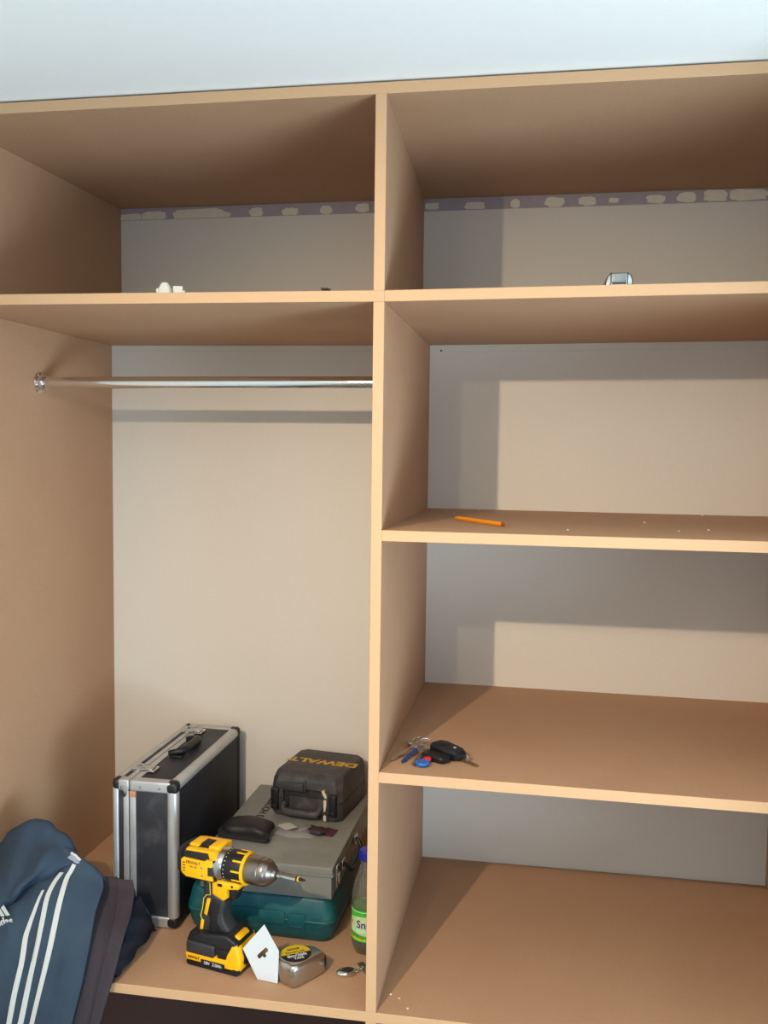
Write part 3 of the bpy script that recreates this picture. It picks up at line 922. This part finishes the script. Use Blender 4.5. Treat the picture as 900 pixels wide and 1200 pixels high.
def wrap(name, pts, R, m, parent, th=.0003, sub=1):
    """outline in (angle deg, z) laid round the bottle"""
    b = nb()
    a = [b.verts.new((R * math.cos(math.radians(p[0])), R * math.sin(math.radians(p[0])), p[1])) for p in pts]
    c = [b.verts.new(((R + th) * math.cos(math.radians(p[0])), (R + th) * math.sin(math.radians(p[0])), p[1])) for p in pts]
    n = len(pts) // 2
    for k in range(n - 1):     # ladder of quads between first half and reversed second half
        i, j = k, len(pts) - 1 - k
        b.faces.new((c[i], c[i + 1], c[j - 1], c[j]))
        b.faces.new((a[j], a[j - 1], a[i + 1], a[i]))
    L_ = len(pts)
    for i in range(L_):
        b.faces.new((a[i], a[(i + 1) % L_], c[(i + 1) % L_], c[i]))
    return obj(name, b, m, parent, smooth=False)


def strip(a0, a1, z0f, z1f, n=14):
    lo = [(a0 + (a1 - a0) * k / n, z0f(k / n)) for k in range(n + 1)]
    hi = [(a0 + (a1 - a0) * k / n, z1f(k / n)) for k in range(n + 1)][::-1]
    return lo + hi


wrap('label_panel', strip(205, 335, lambda u: .040 + .004 * math.cos(3 * u), lambda u: .071 + .006 * math.sin(PI * u)), R0 - .0003, LABELCREAM, lab)
wrap('label_band', strip(180, 350, lambda u: .0845, lambda u: .0860), R0 - .0003, mat('label_mint', (170, 230, 170), .4), lab)
wrap('label_band', strip(180, 350, lambda u: .030, lambda u: .0335 + .002 * math.sin(6 * u)), R0 - .0003, mat('label_lime', (170, 216, 50), .4), lab)
for a, z in ((222, .036), (244, .0385), (262, .0355), (214, .063)):
    wrap('label_fruit', strip(a - 4, a + 4, lambda u: z - .0022 * math.sin(PI * u) - .0003, lambda u: z + .0022 * math.sin(PI * u) + .0003, 6), R0, RED, lab)
wrap('label_leaf', strip(208, 232, lambda u: .048 - .004 * math.sin(PI * u), lambda u: .050 + .005 * math.sin(PI * u), 8), R0, mat('label_pale', (190, 236, 190), .4), lab)
wrap('label_leaf', strip(238, 275, lambda u: .045, lambda u: .053, 8), R0, mat('label_pale', (190, 236, 190), .4), lab)
fa = math.radians(252)
tmx = bpy.data.curves.new('t', 'FONT')
bpy.data.curves.remove(tmx)


def wraptext(body, size, a_deg, z, m, parent, R, offset):
    o = text('lettering', body, size, m, parent, Matrix.Identity(4), .0001, offset, align='LEFT')
    for v in o.data.vertices:
        a = math.radians(a_deg) + v.co.x / R
        rr_ = R + v.co.z
        v.co = Vector((rr_ * math.cos(a), rr_ * math.sin(a), z + v.co.y))
    return o


wraptext('Snapple', .0205, 240, .0615, CARD, lab, R0 + .0003, .0011)
wraptext('Snapple', .0205, 240, .0615, NAVYPRINT, lab, R0 + .0006, .0003)
cap = obj('cap', lathe([(.0135, .1765), (.0152, .178), (.0155, .1935), (.0145, .1960), (0, .1965)], 36), CAPBLUE, bo)
rg = nb()
for k in range(28):
    Mk = Matrix.Rotation(2 * PI * k / 28, 4, 'Z')
    box(rg, (.0152, -.0006, .180), (.0161, .0006, .1925), 0, 1, Mk)
obj('cap_ridges', rg, CAPBLUE, cap, smooth=False)

# ------------------------------------------------------------------ clothes heaped over the front edge
def crom(p0, p1, p2, p3, t):
    return [.5 * ((2 * b) + (-a + c) * t + (2 * a - 5 * b + 4 * c - d) * t * t + (-a + 3 * b - 3 * c + d) * t ** 3) for a, b, c, d in zip(p0, p1, p2, p3)]


def surf(G, s, t):
    n, m = len(G), len(G[0])
    i = max(min(int(s), n - 2), 0)
    a = s - i
    j = max(min(int(t), m - 2), 0)
    b = t - j

    def g(p, q):
        return G[min(max(p, 0), n - 1)][min(max(q, 0), m - 1)]
    rows = [crom(*[g(i + k, j + l) for l in (-1, 0, 1, 2)], b) for k in (-1, 0, 1, 2)]
    return Vector(crom(*rows, a))


def snorm(G, s, t):
    h = .02
    s0, t0 = min(max(s, h), len(G) - 1 - h), min(max(t, h), len(G[0]) - 1 - h)
    ds = surf(G, s0 + h, t0) - surf(G, s0 - h, t0)
    dt = surf(G, s0, t0 + h) - surf(G, s0, t0 - h)
    n = ds.cross(dt)
    n = n.normalized() if n.length > 1e-9 else Vector((0, -1, 0))
    return n


def clampx(G, lim=-.744):
    return [[(max(p[0], lim), p[1], p[2]) for p in r] for r in G]


def wrinkle(s, t, seed, amp):
    return amp * (math.sin(2.1 * s + 3.7 * t + seed) * .5 + math.sin(5.3 * t - 1.1 * s + 2 * seed) * .35 + math.sin(9.1 * t + 2.3 * s + seed * 3) * .15)


def cloth(name, G, m, parent, seed, amp=.0015, th=.003, k=8, sgn=1, crease=0.0):
    n, mm = len(G), len(G[0])
    NS, NT = (n - 1) * k, (mm - 1) * k
    b = nb()
    A, B_ = [], []
    for i in range(NS + 1):
        ra, rbb = [], []
        for j in range(NT + 1):
            s, t = i / k, j / k
            p = surf(G, s, t)
            nr = snorm(G, s, t) * sgn
            fade = min(1, min(t, mm - 1 - t) * 1.5 + .25)
            p = p + nr * (wrinkle(s, t, seed, amp) * fade + crease * math.sin(6.5 * s + 2.2 * t + seed) * min(1, t + .2))
            if p.y > -.0045:
                p.z = max(p.z, .0045)
            ra.append(b.verts.new(p))
            q_ = p - nr * th
            if q_.y > -.0015:
                q_.z = max(q_.z, .0015)
            rbb.append(b.verts.new(q_))
        A.append(ra)
        B_.append(rbb)
    for i in range(NS):
        for j in range(NT):
            b.faces.new((A[i][j], A[i + 1][j], A[i + 1][j + 1], A[i][j + 1]))
            b.faces.new((B_[i][j], B_[i][j + 1], B_[i + 1][j + 1], B_[i + 1][j]))
    for i in range(NS):
        b.faces.new((A[i][0], B_[i][0], B_[i + 1][0], A[i + 1][0]))
        b.faces.new((A[i][NT], A[i + 1][NT], B_[i + 1][NT], B_[i][NT]))
    for j in range(NT):
        b.faces.new((A[0][j], A[0][j + 1], B_[0][j + 1], B_[0][j]))
        b.faces.new((A[NS][j], B_[NS][j], B_[NS][j + 1], A[NS][j + 1]))
    return obj(name, b, m, parent, angle=80)


def stripe(name, G, path, wpx, m, parent, seed, amp, lift=.0012, sgn=1, sub=6):
    """a strip laid on the cloth along a path of (s, t)"""
    b = nb()
    pts = []
    for i in range(len(path) - 1):
        for q in range(sub):
            u = q / sub
            p0, p1, p2, p3 = path[max(i - 1, 0)], path[i], path[i + 1], path[min(i + 2, len(path) - 1)]
            pts.append(crom(p0, p1, p2, p3, u))
    pts.append(path[-1])
    mm = len(G[0])
    rows = []
    for k, (s, t) in enumerate(pts):
        w = wpx[0] + (wpx[1] - wpx[0]) * min(1, k / (len(pts) * .35))
        row = []
        P0 = surf(G, s, t)
        sc_ = max((surf(G, s, min(t + .1, mm - 1)) - surf(G, s, max(t - .1, 0))).length / .2, 1e-4)
        for d in (-1, -.33, .33, 1):
            tt = min(max(t + d * w / 2 / sc_, 0), mm - 1)
            nr = snorm(G, s, tt) * sgn
            fade = min(1, min(tt, mm - 1 - tt) * 1.5 + .25)
            p = surf(G, s, tt) + nr * (wrinkle(s, tt, seed, amp) * fade + lift)
            row.append((b.verts.new(p), b.verts.new(p - nr * (lift + .0004))))
        rows.append(row)
    for k in range(len(rows) - 1):
        a, c = rows[k], rows[k + 1]
        for j in range(3):
            b.faces.new((a[j][0], c[j][0], c[j + 1][0], a[j + 1][0]))
        b.faces.new((a[0][0], a[0][1], c[0][1], c[0][0]))
        b.faces.new((a[3][0], c[3][0], c[3][1], a[3][1]))
    return obj(name, b, m, parent, angle=80)

JACKET_BODY = [[(-0.7778,0.2,0.004),(-0.7202,0.2,0.004),(-0.6579,0.2,0.004),(-0.602,0.2,0.004),(-0.5573,0.2,0.004),(-0.5164,0.2,0.004)],[(-0.7778,0.09,0.1326),(-0.7202,0.085,0.1704),(-0.6579,0.085,0.1992),(-0.602,0.085,0.2039),(-0.5573,0.085,0.1813),(-0.5164,0.085,0.1503)],[(-0.7608,0.05,0.0982),(-0.7044,0.045,0.1308),(-0.6522,0.045,0.152),(-0.5972,0.045,0.1701),(-0.5492,0.05,0.1639),(-0.5007,0.05,0.1457)],[(-0.7434,0.01,0.0632),(-0.6883,0.005,0.0876),(-0.6423,0.005,0.1114),(-0.5897,0.01,0.1299),(-0.541,0.012,0.1288),(-0.4981,0.015,0.1203)],[(-0.7327,-0.02,0.0165),(-0.6805,-0.022,0.0312),(-0.6335,-0.022,0.0442),(-0.585,-0.02,0.0561),(-0.5401,-0.018,0.0675),(-0.4948,-0.016,0.0743)],[(-0.7359,-0.03,-0.0581),(-0.6826,-0.034,-0.0494),(-0.6363,-0.036,-0.0396),(-0.5912,-0.034,-0.0309),(-0.5464,-0.032,-0.0112),(-0.5036,-0.03,0.008)],[(-0.7429,-0.036,-0.1838),(-0.6881,-0.042,-0.1724),(-0.6463,-0.042,-0.167),(-0.6048,-0.042,-0.1537),(-0.568,-0.04,-0.1345),(-0.5326,-0.036,-0.117)],[(-0.7509,-0.036,-0.3149),(-0.6963,-0.046,-0.2992),(-0.6577,-0.046,-0.2937),(-0.6209,-0.046,-0.2804),(-0.5884,-0.042,-0.2629),(-0.5571,-0.036,-0.2472)]]
JACKET_FOLD = [[(-0.7906,0.2,0.01),(-0.7355,0.2,0.01),(-0.6722,0.2,0.01),(-0.6157,0.2,0.01),(-0.5835,0.2,0.01)],[(-0.7906,0.11,0.1547),(-0.7355,0.11,0.1935),(-0.6722,0.11,0.2309),(-0.6157,0.11,0.2204),(-0.5835,0.105,0.185)],[(-0.7634,0.055,0.1371),(-0.71,0.055,0.1717),(-0.6539,0.055,0.2061),(-0.6052,0.06,0.2114),(-0.5691,0.075,0.1881)],[(-0.7405,0.015,0.1178),(-0.687,0.01,0.1463),(-0.6456,0.012,0.1684),(-0.6024,0.025,0.1918),(-0.5645,0.06,0.1872)],[(-0.7311,0.0,0.086),(-0.6821,-0.004,0.1122),(-0.6453,0.0,0.1472),(-0.6087,0.018,0.1721),(-0.5686,0.055,0.1826)],[(-0.7449,0.02,0.0642),(-0.6979,0.02,0.0885),(-0.6627,0.022,0.1217),(-0.6223,0.035,0.1515),(-0.576,0.062,0.1738)]]
TROUSERS = [[(-0.5588,0.175,0.004),(-0.51,0.175,0.004),(-0.4703,0.175,0.004)],[(-0.5588,0.11,0.1295),(-0.51,0.11,0.1323),(-0.4703,0.11,0.1309)],[(-0.5476,0.085,0.1259),(-0.4996,0.085,0.1271),(-0.4571,0.085,0.1278)],[(-0.5278,0.04,0.1045),(-0.4869,0.045,0.1027),(-0.446,0.05,0.1106)],[(-0.5139,0.0,0.0681),(-0.4772,0.005,0.0676),(-0.4414,0.012,0.0896)],[(-0.5158,-0.016,0.0092),(-0.4834,-0.016,0.0113),(-0.4522,-0.012,0.0171)],[(-0.5244,-0.026,-0.0675),(-0.4941,-0.028,-0.0626),(-0.4693,-0.026,-0.0546)],[(-0.5397,-0.03,-0.1648),(-0.5125,-0.032,-0.1599),(-0.4908,-0.03,-0.1506)],[(-0.5644,-0.03,-0.2929),(-0.5369,-0.032,-0.2874),(-0.5149,-0.03,-0.2779)]]
NAVY = [[(-0.4948,0.18,0.004),(-0.466,0.18,0.004),(-0.4522,0.18,0.004)],[(-0.4948,0.125,0.1181),(-0.466,0.13,0.0913),(-0.4522,0.13,0.0621)],[(-0.476,0.085,0.0963),(-0.4513,0.09,0.0697),(-0.455,0.1713,0.004)],[(-0.4648,0.04,0.0592),(-0.4457,0.045,0.0487),(-0.4564,0.1116,0.004)],[(-0.4637,0.01,0.0313),(-0.4514,0.015,0.0266),(-0.4557,0.0477,0.004)],[(-0.4723,-0.006,0.0081),(-0.4625,-0.006,0.0076),(-0.4544,-0.006,0.0069)]]

JACKET_BODY, JACKET_FOLD = clampx(JACKET_BODY), clampx(JACKET_FOLD)
JACKET_BODY[0] = [(x, .181, z) for x, y, z in JACKET_BODY[0]]
TROUSERS[0] = [(x, .158, z) for x, y, z in TROUSERS[0]]
NAVY[0] = [(x, .176, z) for x, y, z in NAVY[0]]
NAVY[1][0] = (-.485, .125, .080)
_n = snorm(JACKET_BODY, 4, 2)
SG = 1 if _n.y < 0 else -1
jk = thing('sports_jacket', 'blue sports jacket with three white stripes heaped over the front edge', 'jacket')
cloth('jacket_body', JACKET_BODY, JACKET, jk, 1.3, .0022, .003, 9, SG)
cloth('jacket_fold', JACKET_FOLD, JACKET, jk, 4.1, .0062, .003, 9, SG)
STR = [[[1.673, 3.79], [2.073, 3.611], [2.462, 3.548], [3.08, 3.475], [3.606, 3.416], [4.154, 3.324], [4.778, 3.179], [5.331, 3.006], [5.803, 2.84], [6.6, 2.6]],
       [[2.0, 3.33], [2.342, 3.148], [2.814, 2.992], [3.324, 2.943], [3.821, 2.855], [4.415, 2.729], [4.932, 2.625], [5.303, 2.518], [5.77, 2.286], [6.6, 2.0]],
       [[2.60, 2.78], [2.901, 2.67], [3.16, 2.57], [3.442, 2.43], [3.687, 2.33], [4.205, 2.276], [4.762, 2.158], [5.289, 2.036], [5.757, 1.813], [6.6, 1.6]]]
for k, p in enumerate(STR):
    stripe('sleeve_stripe', JACKET_BODY, p, (.0072 if k < 2 else .004, .0100), STRIPE, jk, 1.3, .0022, .0013, SG)
# collar lining peeping out
obj('collar_lining', prism([(-.585, .186), (-.571, .1975), (-.561, .1945), (-.553, .1835), (-.566, .1790), (-.580, .1800)], .060, .068, .001), LINING, jk)
obj('collar_edge', tube([(-.572, .066, .199), (-.562, .064, .196), (-.552, .063, .188)], .0025, 8), STRIPE, jk)
# chest logo: three slanted bars over the word
lo3 = surf(JACKET_BODY, 3.02, 1.2)
ln = snorm(JACKET_BODY, 3.02, 1.2) * SG
lx = (surf(JACKET_BODY, 3.18, 1.86) - surf(JACKET_BODY, 2.98, .7))
ML = frame(lo3 + ln * .0042, lx, Vector((0, 0, 1)))
lg = nb()
for (x, w, h, sk) in ((-.0030, .0070, .0080, -.0030), (.0080, .0075, .0140, -.0055), (.0195, .0080, .0200, -.0080)):
    prism([(x, .006), (x + w, .006), (x + w + sk, .006 + h), (x + sk * .9, .006 + h * .78)], -.0004, .0005, plane='xy', bm=lg, M=ML)
logo = obj('chest_logo', lg, STRIPE, jk, smooth=False)
text('lettering', 'adidas', .0215, STRIPE, logo, ML @ Matrix.Translation((.004, -.0045, 0)), .0004, .0006)

SG2 = 1 if snorm(TROUSERS, 4, 1).y < 0 else -1
tr = thing('trousers', 'charcoal trousers hanging beside the blue jacket over the board edge', 'trousers')
cloth('trouser_leg', TROUSERS, TROUSER, tr, 2.2, .0016, .003, 10, SG2)
stripe('trouser_seam', TROUSERS, [[1.1, 1.15], [2, 1.2], [3, 1.25], [4, 1.2], [5, 1.15], [6, 1.1], [7, 1.05]], (.0016, .0016), TROUSER, tr, 2.2, .0016, .0022, SG2)
stripe('waist_hem', TROUSERS, [[1.0, .1], [1.02, .6], [1.04, 1.1], [1.03, 1.6], [1.0, 1.95]], (.004, .004), mat('hem_lilac', (104, 92, 104), .85, noise=.1, scale=300), tr, 2.2, .0016, .0018, SG2)
SG3 = 1 if snorm(NAVY, 3, 1).z > 0 else -1
nv = thing('navy_garment', 'crumpled dark navy garment between charcoal trousers and the hard case', 'clothing')
cloth('garment_cloth', NAVY, NAVYC, nv, 5.2, .005, .003, 12, SG3, .003)

# ------------------------------------------------------------------ shelf with the keys
ZC = .4178
kb = thing('key_bunch', 'bunch of keys with car key and blue fob on the shelf', 'keys', (.07, .128, ZC))
kz = .0


def K(x, y, z=0.0):
    return (x - .07, y - .128, z)


obj('split_ring', ring(K(.082, .122, .0120), .0135, .0015, (.2, -.6, .78)), CHROME, kb)
obj('split_ring', ring(K(.066, .136, .0110), .0120, .0013, (-.3, -.5, .8)), CHROME, kb)


def flat_key(name, head, tip, hw, m, z0, z1, headm=None):
    a, c = Vector(head), Vector(tip)
    x = (c - a)
    L_ = x.length
    M = frame(a, x, Vector((0, 0, 1)).cross(x))
    h = nb()
    hp_ = [(hw * 1.15 * math.cos(t), hw * math.sin(t)) for t in [2 * PI * k / 20 for k in range(20)]]
    prism(hp_, -.0012, .0012, .0003, plane='xy', bm=h, M=M)
    o = obj('key', h, headm or m, kb)
    bl = [(hw * .8, -.0038), (L_ - .004, -.0038), (L_, -.001), (L_ - .001, .0015)]
    n = 7
    for i in range(n):
        u = L_ - .003 - (L_ - hw - .010) * i / n
        bl.append((u, .0036 if i % 2 else .0018))
    bl.append((hw * .8, .0038))
    obj('key_blade', prism(bl, -.0010, .0010, plane='xy', M=M), m, o, smooth=False)
    return o


flat_key('k', K(.067, .118, .012), K(.030, .056, .003), .0105, CHROME, 0, 0)
flat_key('k', K(.070, .108, .010), K(.050, .050, .0025), .0075, BLUE, 0, 0, BLUE)
flat_key('k', K(.080, .100, .011), K(.071, .038, .002), .0100, STEEL, 0, 0)
flat_key('k', K(.055, .142, .008), K(.078, .166, .003), .0110, mat('pale_key', (178, 180, 160), .35, .8), 0, 0)
ch = nb()
for k in range(5):
    ring(K(.086, .110 - k * .009, .009 - k * .0015), .0040, .0009, (1, .2, .3) if k % 2 else (.2, .1, 1), 14, 6, ch)
obj('chain', ch, CHROME, kb)
M = frame(K(.086, .046, .0050), (1, .35, 0), (-.35, 1, 0))
tg = obj('trolley_tag', lathe([(.0, -.0028), (.0115, -.0028), (.0125, -.001), (.0125, .001), (.0115, .0028), (0, .0028)], 24, M), mat('tag_blue', (40, 104, 186), .4), kb)
obj('tag_clip', bx((-.006, -.005, -.003), (.006, .005, .004), .0015, 2, frame(K(.092, .062, .0065), (1, .5, 0), (-.5, 1, 0))), RED, tg)
# car key: flip fob with blade
Mf = frame(K(.124, .104, .0105), Vector((.70, -.56, -.06)), Vector((.56, .70, 0)))
fo = obj('car_key_fob', loft([[(x * s, y * s, z) for x, y in [(-.034, -.010), (-.028, -.017), (.014, -.018), (.030, -.013), (.036, -.004), (.036, .008), (.026, .016), (-.020, .018), (-.033, .010)]] for z, s in ((-.0085, .86), (-.005, 1), (.004, 1), (.0085, .84))], Mf), mat('fob_black', (20, 21, 28), .42, noise=.1, scale=200), kb, angle=30)
obj('fob_button', lathe([(0, .0098), (.0030, .0094), (.0036, .0084)], 14, Mf @ Matrix.Translation((.012, .004, 0))), GLASSBUTTON, fo)
obj('fob_button', bx((-.020, -.009, .008), (-.004, .009, .0094), .0008, 2, Mf), RUBBER, fo)
obj('car_key_blade', prism([(.030, -.0035), (.066, -.0035), (.071, -.001), (.069, .003), (.030, .0035)], -.0055, -.0035, plane='xy', M=Mf), mat('blade_bronze', (150, 128, 104), .35, .9), fo, smooth=False)
obj('blade_hinge', bx((.033, .003, -.007), (.044, .010, .003), .0015, 2, Mf), CHROME, fo)
obj('fob_pouch', loft([[(x * s, y * s, z) for x, y in rr(0, 0, .052, .026, .010)] for z, s in ((-.005, .9), (-.002, 1), (.003, 1), (.005, .9))], frame(K(.106, .078, .0062), (.82, -.50, 0), (.5, .82, 0))), RUBBER, kb, angle=40)

# ------------------------------------------------------------------ pencil on the shelf above
ZB = .8240
pe = thing('pencil', 'orange hexagonal pencil lying on the upper right shelf', 'pencil', (.162, .202, ZB), math.atan2(-.149, .106))
# local x from tip to end
PL = .172
x0 = -PL / 2
hexr = .0040
pm = Matrix.Translation((0, 0, hexr * .866 + .0002)) @ AX @ Matrix.Rotation(PI / 6, 4, 'Z')
obj('pencil_barrel', lathe([(hexr, x0 + .016), (hexr, x0 + PL - .004)], 6, pm), ORANGE, pe, smooth=False)
obj('pencil_point', lathe([(.0012, x0 + .004), (hexr * .98, x0 + .0165)], 12, pm), WOOD, pe)
obj('pencil_lead', lathe([(.0002, x0), (.0013, x0 + .0045)], 10, pm), GRAPHITE, pe)
obj('pencil_end', lathe([(hexr * .99, x0 + PL - .0042), (hexr * .99, x0 + PL - .001), (hexr * .7, x0 + PL)], 6, pm), mat('pencil_cap', (150, 70, 30), .5), pe, smooth=False)

# ------------------------------------------------------------------ things on the long upper shelf
zs = 1.2141
sv = thing('silver_case', 'small chrome case with rounded ends on the long upper shelf', 'case', (.389, .060, zs), .06)
so_ = [(-.0225, 0), (-.0225, .012), (-.0195, .021), (-.014, .0265), (.012, .0270), (.018, .0240), (.0215, .015), (.0225, 0)]
obj('case_body', prism(so_, -.016, .016, .004, 3), STEEL, sv)
obj('case_front', prism([(-.0135, .010), (-.0135, .0245), (.0105, .0255), (.0105, .010)], -.0178, -.012, .0012), mat('satin_silver', (150, 157, 155), .4, .6), sv)
obj('case_slot', bx((-.012, -.0172, .0085), (.010, -.012, .0110), .0005), RUBBER, sv)
for xx in (-.0148, .0115):
    obj('case_seam', bx((xx, -.0165, .006), (xx + .0012, -.010, .0265), .0003), RUBBER, sv)
wc = thing('hinge_cover', 'white plastic cap shaped like a blunt cone on the upper shelf', 'cap', (-.383, .070, 1.2144))
obj('cap_body', loft([[(x, y, 0) for x, y in rr(0, 0, .025, .022, .005)], [(x, y, .018) for x, y in rr(-.0005, 0, .022, .019, .005)], [(x, y, .0265) for x, y in rr(-.001, 0, .0135, .013, .004)], [(x, y, .0285) for x, y in rr(-.001, 0, .0105, .010, .004)]]), WHITE, wc, angle=35)
obj('cap_lug', bx((-.0165, -.006, .001), (-.010, .006, .0190), .002), WHITE, wc)
wb_ = thing('plastic_block', 'small white plastic block beside the white cone cap', 'block', (-.361, .075, 1.2143), .15)
obj('block_body', bx((-.0085, -.008, 0), (.0085, .008, .0225), .0012), WHITE, wb_)
obj('block_foot', bx((.006, -.007, 0), (.0125, .007, .0155), .002), WHITE, wb_)
bk = thing('dark_clip', 'tiny dark clip on the upper shelf near the middle divider', 'clip', (-.092, .060, 1.2123), .2)
obj('clip_body', bx((-.0075, -.004, 0), (.0075, .004, .0135), .0012), GRAPHITE, bk)
obj('clip_lip', bx((-.009, -.0055, .011), (.004, -.003, .0145), .0008), GRAPHITE, bk)

# ------------------------------------------------------------------ crumbs of plaster
CR = [(.075, .50, ZB), (.145, .55, ZB), (.10, .42, ZB), (.40, .57, ZB), (.505, .12, .8227), (.56, .16, .8226), (.47, .30, .8228), (.62, .56, .8224), (.32, .08, ZB),
      (.035, .055, 0), (.052, .045, 0), (.07, .02, 0), (.74, .50, .8220)]
rc = random.Random(9)
for (x, y, z) in CR:
    b = nb()
    bmesh.ops.create_icosphere(b, subdivisions=1, radius=.0021)
    for v in b.verts:
        v.co = Vector((v.co.x * rc.uniform(.7, 1.4), v.co.y * rc.uniform(.7, 1.3), v.co.z * rc.uniform(.5, .9)))
    zmin = min(v.co.z for v in b.verts)
    for v in b.verts:
        v.co.z -= zmin
    o = obj('plaster_crumb', b, PLASTER, smooth=False, loc=(x, y, z + .0004))
    lower = z < .1
    tag(o, 'tiny pale plaster crumb on the front of the bottom board' if lower else 'tiny pale plaster crumb on the shelf with the pencil', 'crumb',
        'plaster crumbs on the bottom board' if lower else 'plaster crumbs around the pencil')
